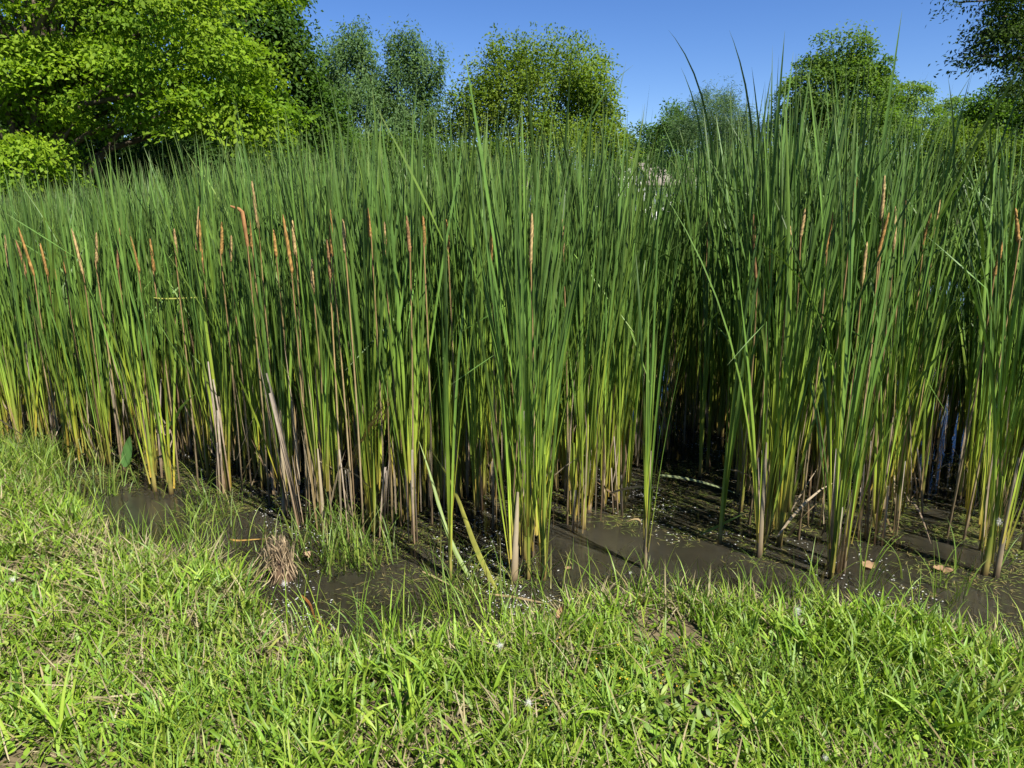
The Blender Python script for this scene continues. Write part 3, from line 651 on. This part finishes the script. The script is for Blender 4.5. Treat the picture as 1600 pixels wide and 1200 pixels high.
dead = [(462, 820, 404, 558, 4, 'tall pale dead stalks leaning left, tallest dead bundle left of centre'), (480, 828, 441, 600, 3, 'pale dead stalk just right of the tallest dead bundle'), (58, 690, 40, 520, 3, 'grey dead stalk leaning left near the left edge'),
        (188, 722, 175, 556, 3, 'broad grey dead stalk behind the dock leaf'), (125, 700, 100, 600, 3, 'pale dead stalk pair leaning left in the left stand'), (352, 770, 324, 552, 4, 'pale dead stalks behind the two pool stems'), (342, 772, 335, 640, 4, 'short tan dead stalks at the edge of the left pool'),
        (255, 745, 250, 590, 2, 'dead grey stem standing between the two pool stems'), (818, 900, 820, 640, 4, 'dead brown sheaths inside the foremost central clump'), (1300, 890, 1312, 700, 6, 'pale dead sheaths at the foot of the foremost right clump'),
        (1310, 898, 1322, 760, 5, 'peeling dead leaves low on the foremost right clump'), (1192, 845, 1188, 700, 4, 'dead tan leaves at the left end of the right stand'), (1348, 845, 1352, 690, 4, 'tan dead stalks in the row behind the foremost right clump'),
        (1372, 850, 1380, 720, 4, 'tan dead stalks right of the foremost right clump'), (1462, 770, 1470, 640, 3, 'grey dead stalks in front of the blue water gap'), (1585, 830, 1560, 700, 3, 'grey dead stalk at the right edge'),
        (645, 850, 640, 700, 4, 'brown dead stalks left of the yellowing fallen leaf'), (590, 840, 600, 690, 4, 'brown dead stalks under the leaning bundle'), (545, 850, 530, 700, 3, 'tan dead stalk in the thin marsh grass'), (700, 800, 702, 650, 3, 'dark dead stalk behind the lone front cattail'),
        (755, 800, 750, 660, 3, 'dark dead stalk left of the foremost central clump'), (900, 832, 905, 720, 3, 'dead brown stalk right of the foremost central clump'), (970, 805, 965, 680, 3, 'dead tan stalk at the right end of the left stand'), (1120, 730, 1110, 600, 3, 'dead stalk in the dark gap'),
        (20, 690, 15, 600, 3, 'short dead stalk at the left edge above the grass'), (85, 705, 80, 620, 3, 'short pale dead stalk near the left bank'), (1400, 840, 1405, 720, 3, 'tan dead stalk left of the blue water gap'), (1440, 800, 1425, 690, 3, 'leaning dead stalk beside the blue water gap')]
for q, dd in enumerate(dead): dead_bundle(*dd, seed=q)
# leaning dead bundle, fallen and floating leaves given by their two ends
def fallen(px0, py0, px1, py1, Y1, w, colr, label, name='fallen_leaf', z0=.01, sag=.0, nst=1, seed=0, mat='dry_leaf', cat='fallen leaf'):
    r = np.random.default_rng(1200 + seed); a0 = gnd(px0, py0, z0); a1 = at(px1, py1, Y1) if Y1 else gnd(px1, py1, .012)
    root = tag(link(name, None, loc=tuple(a0)), label, cat) if nst > 1 else None
    for q in range(nst):
        t = np.linspace(0, 1, 10)[:, None]; e = a1 + (r.normal(0, .035, 3) * (1, 1, .6) if nst > 1 else 0)
        P = (e - a0) * t + np.sin(t * math.pi) * np.array((0, 0, sag)) + (np.sin(t * math.pi) * r.normal(0, .02) + np.sin(t * 2 * math.pi) * r.normal(0, .012)) * np.array((1., .3, .3))
        if not Y1: P[:, 2] = np.maximum(P[:, 2], .004 - a0[2])
        tan = (e - a0) / np.linalg.norm(e - a0); side = np.cross(tan, (.2, -.8, .5)); side /= np.linalg.norm(side)
        nor = np.cross(side, tan)
        hw = w / 2 * np.interp(t, [0, .15, .6, 1], [.45, 1, .75, .1])
        tau = t * r.normal(0, 1.4); sd = np.cos(tau) * side + np.sin(tau) * nor
        V = np.stack([P - sd * hw, P + nor * hw * .3, P + sd * hw], 1).reshape(-1, 3)
        i = np.arange(9)[:, None] * 3 + np.arange(2)[None]; F = np.stack([i, i + 1, i + 4, i + 3], -1).reshape(-1, 4)
        c = np.tile(colr, (30, 1)) * r.uniform(.75, 1.2, (30, 1))
        me = mesh_np(name, V, F, c, mat)
        if nst > 1: link('dried_leaf', me, root)
        else: root = tag(link(name, me, loc=tuple(a0)), label, cat)
    return root
TAN, YG, GRN = (.36, .27, .14), (.24, .24, .045), (.075, .13, .025)
fallen(528, 765, 602, 622, float(gnd(560, 850)[1]), .018, (.36, .25, .09), 'leaning bundle of yellow-tan dead leaves left of centre', 'leaning_dead_leaves', nst=6, seed=1, z0=.1, cat='dead leaves')
fallen(778, 926, 668, 695, float(gnd(690, 850)[1]), .026, YG, 'long yellowing leaf slanting down to the bank left of the foremost clump', seed=2)
fallen(742, 915, 655, 690, float(gnd(690, 860)[1]), .022, (.12, .17, .03), 'green leaf slanting down left of the long yellowing leaf', seed=3, mat='cattail_leaf')
fallen(660, 893, 790, 968, None, .011, TAN, 'thin tan straw lying at the water edge below the lone front cattail', seed=4)
fallen(765, 928, 880, 948, None, .010, TAN, 'thin pale straw lying toward the upright brown leaf', seed=5)
fallen(1030, 742, 1165, 776, None, .016, (.16, .19, .09), 'long pale green leaf lying on water in front of the dark gap', seed=6, sag=.03, z0=.12)
fallen(1095, 835, 1182, 793, float(gnd(1182, 868)[1]) , .014, (.12, .19, .04), 'green leaf sticking out left from the right-hand stand', seed=7, mat='cattail_leaf', z0=.02)
fallen(228, 735, 262, 700, float(gnd(255, 768)[1]), .024, (.30, .30, .09), 'pale end of the broken folded leaf hanging over the left pool', seed=8, mat='cattail_leaf', z0=.06)
fallen(256, 672, 310, 612, float(gnd(262, 768)[1]), .022, (.13, .22, .03), 'green broken leaf rising right from the fold', seed=9, mat='cattail_leaf', z0=.36)
fallen(975, 820, 998, 835, None, .012, TAN, 'short tan leaf bent into the water left of the lone cattail', seed=10, sag=.05)
fallen(1232, 840, 1290, 775, float(gnd(1270, 850)[1]), .014, TAN, 'tan straw leaning inside the right-hand stand', seed=11)
fallen(1402, 790, 1455, 850, None, .012, (.25, .19, .13), 'grey-brown straw slanting into the water at right', seed=12, sag=.12)
fallen(358, 842, 420, 842, None, .010, (.36, .22, .06), 'orange straw floating flat left of the dead root clump', seed=13)
fallen(470, 930, 525, 985, None, .012, (.25, .11, .03), 'rust-coloured sunken leaf below the dead root clump', seed=14)
fallen(240, 465, 330, 468, float(gnd(300, 735)[1]), .008, (.25, .26, .06), 'thin yellow straw lying level across the left stand', seed=16, z0=1.2)

# ------------------------------------------------------------------ broad leaves, brown leaves, root clump, fluff
def broad_leaf(px, py, zc, L_, Wd, colr, label, name, rot, mat='cattail_leaf', cup=.15, petiole=None, ragged=0.):
    p_ = gnd(px, py, zc) if zc is not None else gnd(px, py)
    r = np.random.default_rng(int(px)); K = 9; t = np.linspace(0, 1, K)
    w = Wd / 2 * np.interp(t, [0, .12, .35, .6, .85, 1], [.25, .8, 1, .9, .5, .02]) * r.uniform(1 - ragged, 1 + ragged, K)
    P = np.stack([t * L_ - L_ / 2, 0 * t, cup * L_ * (t - .5) ** 2], -1)
    V = np.stack([P + np.stack([0 * t, -w, w * .3 + r.normal(0, ragged * .02, K)], -1), P + np.stack([0 * t, -w * .5, w * .05], -1), P, P + np.stack([0 * t, w * .5, w * .05], -1), P + np.stack([0 * t, w, w * .3 + r.normal(0, ragged * .02, K)], -1)], 1).reshape(-1, 3)
    i = np.arange(K - 1)[:, None] * 5 + np.arange(4)[None]; F = np.stack([i, i + 1, i + 6, i + 5], -1).reshape(-1, 4)
    o = link(name, mesh_np(name, V, F, np.tile(colr, (len(V), 1)) * r.uniform(.85, 1.15, (len(V), 1)), mat, True), None, loc=tuple(p_), rot=rot)
    return tag(o, label, 'leaf')
pk_ = at(200, 705, float(gnd(200, 755)[1]))
o = broad_leaf(200, 700, 0, .21, .065, (.07, .15, .035), 'broad dark green dock leaf standing at the back of the left pool', 'dock_leaf', (R(80), R(-75), R(8))); o.location = pk_
pt = np.linspace(0, 1, 5)[:, None]; V, F = tube(np.array((0, 0, -.09)) + (np.array((.012, .01, -float(pk_[2]) - .03)) - np.array((0, 0, -.09))) * pt, np.full(5, .0035), 6)
ps = link('leaf_stem', mesh_np('leaf_stem', V, F, np.tile((.12, .16, .03), (len(V), 1)), 'cattail_leaf', True), o); ps.matrix_parent_inverse = Matrix.Rotation(0, 4, 'X') @ (Matrix.LocRotScale(None, o.rotation_euler, None)).inverted()
broad_leaf(303, 884, .10, .095, .085, (.16, .30, .07), 'round pale green leaf on the bank below the left pool', 'round_leaf', (R(55), R(-10), R(60)), cup=.1)
BR = (.24, .155, .085)
broad_leaf(1358, 884, .006, .07, .055, BR, 'brown dead leaf floating right of the foremost right clump', 'brown_leaf', (R(12), R(-8), R(20)), 'dry_leaf', .5, ragged=.15)
broad_leaf(1474, 891, .006, .095, .05, (.22, .14, .075), 'larger brown dead leaf floating near the right edge', 'brown_leaf', (R(6), R(5), R(-5)), 'dry_leaf', .3, ragged=.2)
broad_leaf(880, 955, .11, .075, .05, (.34, .21, .12), 'upright pinkish-brown dead leaf on the bank at centre', 'brown_leaf', (R(75), R(-70), R(10)), 'dry_leaf', .6, ragged=.12)
broad_leaf(843, 962, .10, .07, .045, (.10, .065, .045), 'dark curled dead leaf left of the upright brown leaf', 'brown_leaf', (R(60), R(-60), R(-20)), 'dry_leaf', .9, ragged=.2)
broad_leaf(888, 888, .006, .035, .03, BR, 'tiny brown leaf floating right of the foremost central clump', 'brown_leaf', (0, 0, R(40)), 'dry_leaf', .3)
broad_leaf(258, 672, .39, .09, .06, (.28, .21, .14), 'crumpled tan leaf at the fold over the left pool', 'crumpled_leaf', (R(40), R(20), R(10)), 'dry_leaf', 1.4, ragged=.3).location = at(256, 675, float(gnd(255, 768)[1]))
broad_leaf(478, 868, .03, .07, .04, (.24, .16, .10), 'curled brown leaf right of the dead root clump', 'brown_leaf', (R(40), R(10), R(80)), 'dry_leaf', 1.0, ragged=.2)
broad_leaf(165, 806, .006, .045, .02, (.22, .28, .06), 'small pale green leaf floating on the left pool', 'floating_leaf', (0, 0, R(30)), 'cattail_leaf', .1)
# dead root clump
r = np.random.default_rng(5); p_ = gnd(440, 905); N = 420
root = tag(link('root_clump', None, loc=(p_[0], p_[1], 0), scale=(.75, .75, .7)), 'shaggy mound of dead tan roots and leaves under the tallest dead stalks', 'root clump')
ths = r.uniform(0, 6.283, N)
V, F, T = strips(np.stack([r.normal(0, .035, N), r.normal(0, .03, N), r.uniform(.06, .2, N)], -1), r.uniform(.06, .17, N), r.uniform(.0025, .008, N), ths, np.where(r.random(N) < .5, r.uniform(2.4, 3.0, N), r.uniform(0, .5, N)), r.uniform(-.4, .9, N), r.uniform(0, 3, N), r.normal(0, 1, N), 5)
V[..., 2] = np.maximum(V[..., 2], .005)
link('dead_leaves', mesh_np('dead_leaves', V, F, np.broadcast_to(np.array((.33, .25, .15)) * r.uniform(.4, 1.25, (N, 1, 1, 1)), V.shape), 'dry_leaf'), root)['kind'] = 'stuff'
th = np.linspace(0, 1, 7); V, F = tube(np.stack([.01 * np.sin(th * 4), 0 * th, -.1 + th * .3], -1), np.array([.07, .075, .07, .06, .045, .03, .01]), 10)
V += r.normal(0, .006, V.shape); link('root_mass', mesh_np('root_mass', V, F, np.tile((.10, .065, .04), (len(V), 1)) * r.uniform(.5, 1.3, (len(V), 1)), 'dry_leaf'), root)
def fluff(p_, sz, label, seed, tall=1.0):
    r = np.random.default_rng(seed); N = 320
    V, F, T = strips(r.normal(0, .3, (N, 3)) * sz * np.array((1, 1, tall)), r.uniform(.2, .8, N) * sz, r.uniform(.008, .025, N) * sz, r.uniform(0, 6.283, N), r.uniform(0, 3.1, N), r.normal(0, 2.0, N), r.uniform(0, 3, N), r.normal(0, 1, N), 4, 0, 'stalk')
    V = V * .5
    tag(link('seed_fluff', mesh_np('seed_fluff', V, F, np.broadcast_to(np.array((.8, .79, .75)), V.shape), 'fluff'), None, loc=tuple(p_)), label, 'seed fluff', 'white seed fluff tufts')
fluff(gnd(444, 912, .03), .034, 'white fluff tuft at the water edge under the dead root clump', 1)
fluff(at(1561, 815, float(gnd(1556, 900)[1]) - .05), .03, 'white fluff caught on the cattail stem at the right edge', 2, 2.0)
fluff(gnd(1246, 955, .2), .035, 'white fluff caught in the grass right of centre', 3, 1.6)
fluff(gnd(781, 1008, .2), .028, 'white fluff in the grass below the foremost central clump', 4)
fluff(gnd(826, 1098, .18), .03, 'white fluff low in the lawn at centre', 5)
fluff(gnd(1290, 1184, .15), .022, 'white fluff near the bottom edge right of centre', 6)
fluff(gnd(20, 905, .15), .03, 'white fluff in the grass at the left edge', 7)
fluff(gnd(520, 982, .03), .024, 'white fluff on the dark inlet at the bank', 8)
fluff(gnd(985, 895, .01), .02, 'white fluff beside the lone cattail foot', 9)

# ------------------------------------------------------------------ grass, weeds, litter (uncountable)
def scatter(n, x0, x1, y0, y1, dens, seed):
    r = np.random.default_rng(seed); x, y = r.uniform(x0, x1, n), r.uniform(y0, y1, n)
    k = r.random(n) < dens(x, y); return x[k], y[k], r
def view_zone(x, y): return (np.abs(x) < .78 * y + .75)
def land(x, y, lo=.0): return view_zone(x, y) * np.clip((-pond_depth(x, y) - lo) / .12, 0, 1)
def bare(x, y):
    b_ = np.zeros_like(x)
    for px, py, rr in ((720, 1130, .13), (130, 955, .12), (435, 1025, .1), (800, 1110, .09), (30, 1190, .12), (560, 1140, .08), (1345, 1060, .05), (640, 1190, .12), (1000, 1060, .05)):
        g = gnd(px, py, .12); b_ = np.maximum(b_, np.exp(-((x - g[0]) ** 2 + ((y - g[1])) ** 2) / rr ** 2))
    return b_
GC = [np.array(c) for c in ((.168, .268, .020), (.13, .23, .020), (.22, .298, .032), (.092, .18, .026), (.26, .275, .06))]
def grass(name, label, n, Lr, Wr, dens, seed, cols=GC, lean=(.15, .55), curv=(.3, 1.1), segs=5, prof='grass', x0=-4.6, x1=4.6, y0=1.1, y1=6.2, mat='grass_blade', z_off=-.01, tufts=None, cat='grass', vee=0.):
    x, y, r = scatter(n, x0, x1, y0, y1, dens, seed)
    if tufts:
        k = r.integers(0, max(1, len(x) // tufts), len(x)); x = x[k] + r.normal(0, .022, len(x)); y = y[k] + r.normal(0, .022, len(x))
    N = len(x); hm = np.clip(1 + .3 * wob(x, y, 4, seed + 1), .5, 1.6)
    L_ = r.uniform(*Lr, N) * hm
    base = np.stack([x, y, np.maximum(ground_z(x, y), -.02) + z_off], -1)
    V, F, T = strips(base, L_, r.uniform(*Wr, N), r.uniform(0, 6.283, N), r.uniform(*lean, N), r.uniform(*curv, N), r.uniform(-.5, .5, N), r.normal(0, .6, N), segs, vee, prof)
    gz = ground_z(V[..., 0], V[..., 1]); V[..., 2] = np.maximum(V[..., 2], np.maximum(gz, 0) + .004)
    patch = wob(x, y, 3, seed + 2)
    ci = np.clip(np.round(np.abs(r.normal(0, 1.3, N)) + patch * .7), 0, len(cols) - 1).astype(int)
    c = np.array(cols)[ci][:, None, None, :] * r.uniform(.8, 1.2, (N, 1, 1, 1)) * np.ones(V.shape)
    tan_ = np.array((.30, .24, .11)); tt = (np.clip((T - .9) * 6, 0, 1) * (r.random(N) < .25)[:, None, None])[..., None]
    c = c * (1 - tt) + tan_ * tt
    return tag(link(name, mesh_np(name, V, F, c, mat)), label, cat, kind='stuff')
den_lawn = lambda x, y: land(x, y) * np.clip(1 - np.clip((y - 2.8) * .45, 0, .6) * (x < .3), 0, 1) * np.clip(.55 + .6 * wob(x, y, 5, 61), .12, 1) * np.clip(.65 + .7 * wob(x, y, 16, 63), .2, 1) * (1 - .85 * bare(x, y)) * np.clip(1.25 - .13 * (y - 1), .35, 1)
grass('lawn_grass', 'lush green grass blades on the near bank', 480000, (.05, .15), (.004, .008), den_lawn, 60, segs=4)
grass('broad_grass', 'broad bladed grass in the near lawn', 120000, (.08, .18), (.007, .0135), lambda x, y: land(x, y, .05) * np.clip(.4 + .6 * wob(x, y, 3.5, 66), .05, 1) * (1 - .9 * bare(x, y)), 65, lean=(.1, .7), curv=(.3, 1.3), segs=6, tufts=5, vee=.3)
grass('low_weeds', 'low oval weed leaves covering the near lawn', 150000, (.025, .055), (.010, .02), lambda x, y: land(x, y, .03) * np.clip(.6 + .5 * wob(x, y, 4.5, 71), .1, 1) * (1 - .6 * bare(x, y)), 70, lean=(.5, 1.3), curv=(.1, .7), segs=4, prof='oval', cat='weeds', z_off=.012)
grass('dry_thatch', 'dry tan grass thatch along the bank', 120000, (.05, .17), (.0025, .007), lambda x, y: land(x, y, -.06) * np.clip(np.where(x > .3, .03, .2) + .25 * wob(x, y, 5, 83) + np.exp(-(np.maximum(-pond_depth(x, y), 0) / np.where(x < .3, .42, .24)) ** 2) + .6 * bare(x, y) + np.clip((y - 2.9) * .6, 0, .75) * (x < .3), 0, 1), 80,
      cols=[np.array(c) for c in ((.25, .21, .11), (.30, .26, .15), (.20, .17, .07), (.19, .20, .07))], lean=(.6, 1.5), curv=(-.3, .6), segs=3, mat='dry_leaf', cat='dry grass', z_off=.02)
grass('bank_grass', 'thin taller grass along the water edge', 60000, (.12, .32), (.003, .0065), lambda x, y: view_zone(x, y) * np.exp(-((-pond_depth(x, y) - .05) / .13) ** 2) * np.clip(.5 + .6 * wob(x, y, 6, 91), 0, 1), 90, lean=(.05, .4), curv=(.2, 1.3), tufts=4)
def mg(x, y):
    px, py = to_px(np.stack([x, y, 0 * x], -1)); e = 0 * x
    for cx0, cy0, rx, ry, a_ in ((560, 900, 75, 55, 1.), (320, 850, 45, 55, .8), (480, 850, 60, 45, .7), (700, 940, 70, 35, .6), (640, 900, 60, 50, .5), (60, 745, 110, 55, 1.), (215, 860, 30, 20, .7), (1480, 930, 60, 25, .4), (1370, 920, 40, 20, .35), (900, 930, 80, 20, .5), (1190, 925, 80, 15, .5), (760, 950, 60, 25, .6), (330, 800, 40, 30, .5), (130, 790, 40, 30, .5)):
        e = np.maximum(e, a_ * np.exp(-((px - cx0) / rx) ** 2 - ((py - cy0) / ry) ** 2))
    return e * np.clip(.6 + .7 * wob(x, y, 8, 101), .05, 1)
grass('marsh_grass', 'thin bright green grass growing out of the shallow water', 110000, (.10, .34), (.003, .0065), mg, 100, cols=[np.array(c) for c in ((.12, .19, .022), (.10, .17, .02), (.16, .21, .03), (.2, .2, .06))], lean=(.02, .35), curv=(.2, 1.4), tufts=4, z_off=-.02, segs=6)
# tiny yellow flowers in the lawn
x, y, r = scatter(2200, -.2, 2.6, 1.5, 3.2, lambda x, y: land(x, y, .1) * np.clip(wob(x, y, 4, 111), 0, 1) * .6, 110)
N = len(x); P = np.stack([x, y, ground_z(x, y) + r.uniform(.03, .09, N)], -1)
V, F = leaf_quads(P, r.normal(0, 1, (N, 3)), np.stack([r.normal(0, .4, N), r.normal(0, .4, N), np.ones(N)], -1), np.full(N, .007), np.full(N, .007))
tag(link('clover_flowers', mesh_np('clover_flowers', V, F, np.tile((.45, .30, .01), (N * 4, 1)), 'grass_blade')), 'tiny yellow clover flowers sprinkled in the grass', 'flowers', kind='stuff')
# big tuft in the near left corner
def tuft(px, py, n_, Lr, Wr, label, seed, lean=(.2, 1.0)):
    p_ = gnd(px, py, .12); r = np.random.default_rng(seed); gz = float(ground_z(np.array(p_[0]), np.array(p_[1])))
    root = tag(link('grass_tuft', None, loc=(p_[0], p_[1], gz)), label, 'grass tuft', 'broad grass tufts in the lawn')
    for q in range(n_):
        o = np.ones(1); V, F, T = strips(np.array([[r.normal(0, .02), r.normal(0, .02), -.01]]), o * r.uniform(*Lr), o * r.uniform(*Wr), o * r.uniform(0, 6.283), o * r.uniform(*lean), o * r.uniform(.4, 1.2), o * r.uniform(-.4, .4), o * r.normal(0, .5), 7, .3, 'grass')
        V[..., 2] = np.maximum(V[..., 2], .008)
        link('blade', mesh_np('blade', V, F, np.broadcast_to(GC[int(r.integers(0, 3))] * r.uniform(.85, 1.25), V.shape), 'grass_blade'), root)
for a_ in [(95, 1150, 22, (.14, .26), (.008, .014), 'large broad-bladed grass tuft in the near left corner', 1), (260, 1130, 12, (.14, .24), (.009, .014), 'broad grass tuft right of the corner tuft', 2),
           (1180, 1150, 18, (.14, .24), (.009, .015), 'dark broad grass tuft near the bottom right of centre', 3), (960, 1130, 12, (.12, .2), (.009, .014), 'broad grass tuft near the bottom centre', 4),
           (1240, 990, 14, (.12, .22), (.007, .012), 'upright grass tuft on the bank below the right stand', 5), (620, 1060, 12, (.12, .22), (.007, .012), 'upright grass tuft below the dark inlet', 6),
           (1500, 1010, 12, (.12, .22), (.009, .014), 'leafy tuft on the bank near the right edge', 7)]: tuft(*a_)
# floating bits on the water
def floaters(name, label, n_, dens, L_, Wd, colr, seed, mat, cat, z=.004):
    x, y, r = scatter(n_, -3.6, 4, 2.3, 7, dens, seed); N = len(x)
    a_ = r.uniform(0, 6.283, N); P = np.stack([x, y, np.full(N, z) + r.uniform(0, .003, N)], -1)
    V, F = leaf_quads(P, np.stack([np.cos(a_), np.sin(a_), 0 * a_], -1), np.tile((0., 0., 1.), (N, 1)), r.uniform(*L_, N), r.uniform(*Wd, N), .1)
    c = np.repeat((np.array(colr)[r.integers(0, len(colr), N)] * r.uniform(.7, 1.2, (N, 1)))[:, None], 4, 1)
    tag(link(name, mesh_np(name, V, F, c, mat)), label, cat, kind='stuff')
inw = lambda x, y: (pond_depth(x, y) > .03) * 1.
cl = lambda s, b_=.0: (lambda x, y: inw(x, y) * np.clip(b_ + .9 * wob(x, y, 5, s), 0, 1) * np.clip(wob(x, y, 13, s + 5) + .6, 0, 1) * np.clip(1.7 - y * .2, .2, 1))
floaters('floating_fluff', 'white seed fluff specks floating on the pond', 110000, cl(121, -.08), (.005, .016), (.004, .010), [(.5, .5, .48), (.6, .6, .58)], 120, 'fluff', 'fluff')
floaters('floating_leaf_bits', 'green and straw bits floating on the pond', 260000, cl(131, .3), (.015, .06), (.0025, .0055), [(.14, .18, .03), (.10, .14, .03), (.22, .18, .07), (.17, .2, .04)], 130, 'cattail_leaf', 'plant bits')
# dead litter between the stems
x, y, r = scatter(17000, -6, 5, 2.6, 9, lambda x, y: ((np.hypot(x, y) - np.interp(np.arctan2(x, y), ang_f, dist_f)) > -.03) * ((np.hypot(x, y) - np.interp(np.arctan2(x, y), ang_f, dist_f)) < 2.2) * .5, 140)
N = len(x)
V, F, T = strips(np.stack([x, y, r.uniform(-.02, .25, N)], -1), np.where(x % .02 < .012, r.uniform(.25, .95, N), r.uniform(.1, .5, N)), r.uniform(.004, .013, N), r.uniform(0, 6.283, N), np.abs(r.normal(.02, np.where(x % .02 < .012, .07, .5))), r.normal(.05, np.where(x % .02 < .012, .12, .5)), r.uniform(0, 3, N), r.normal(0, 1, N), 4, 0, 'grass')
V[..., 2] = np.maximum(V[..., 2], .004)
tag(link('dead_leaf_litter', mesh_np('dead_leaf_litter', V, F, np.array(((.30, .24, .15), (.36, .29, .19), (.22, .15, .08), (.30, .22, .10)))[r.integers(0, 4, N)][:, None, None, :] * r.uniform(.6, 1.1, (N, 1, 1, 1)) * np.ones(V.shape), 'dry_leaf')), 'dead brown leaf litter between the cattail stems', 'leaf litter', kind='stuff')
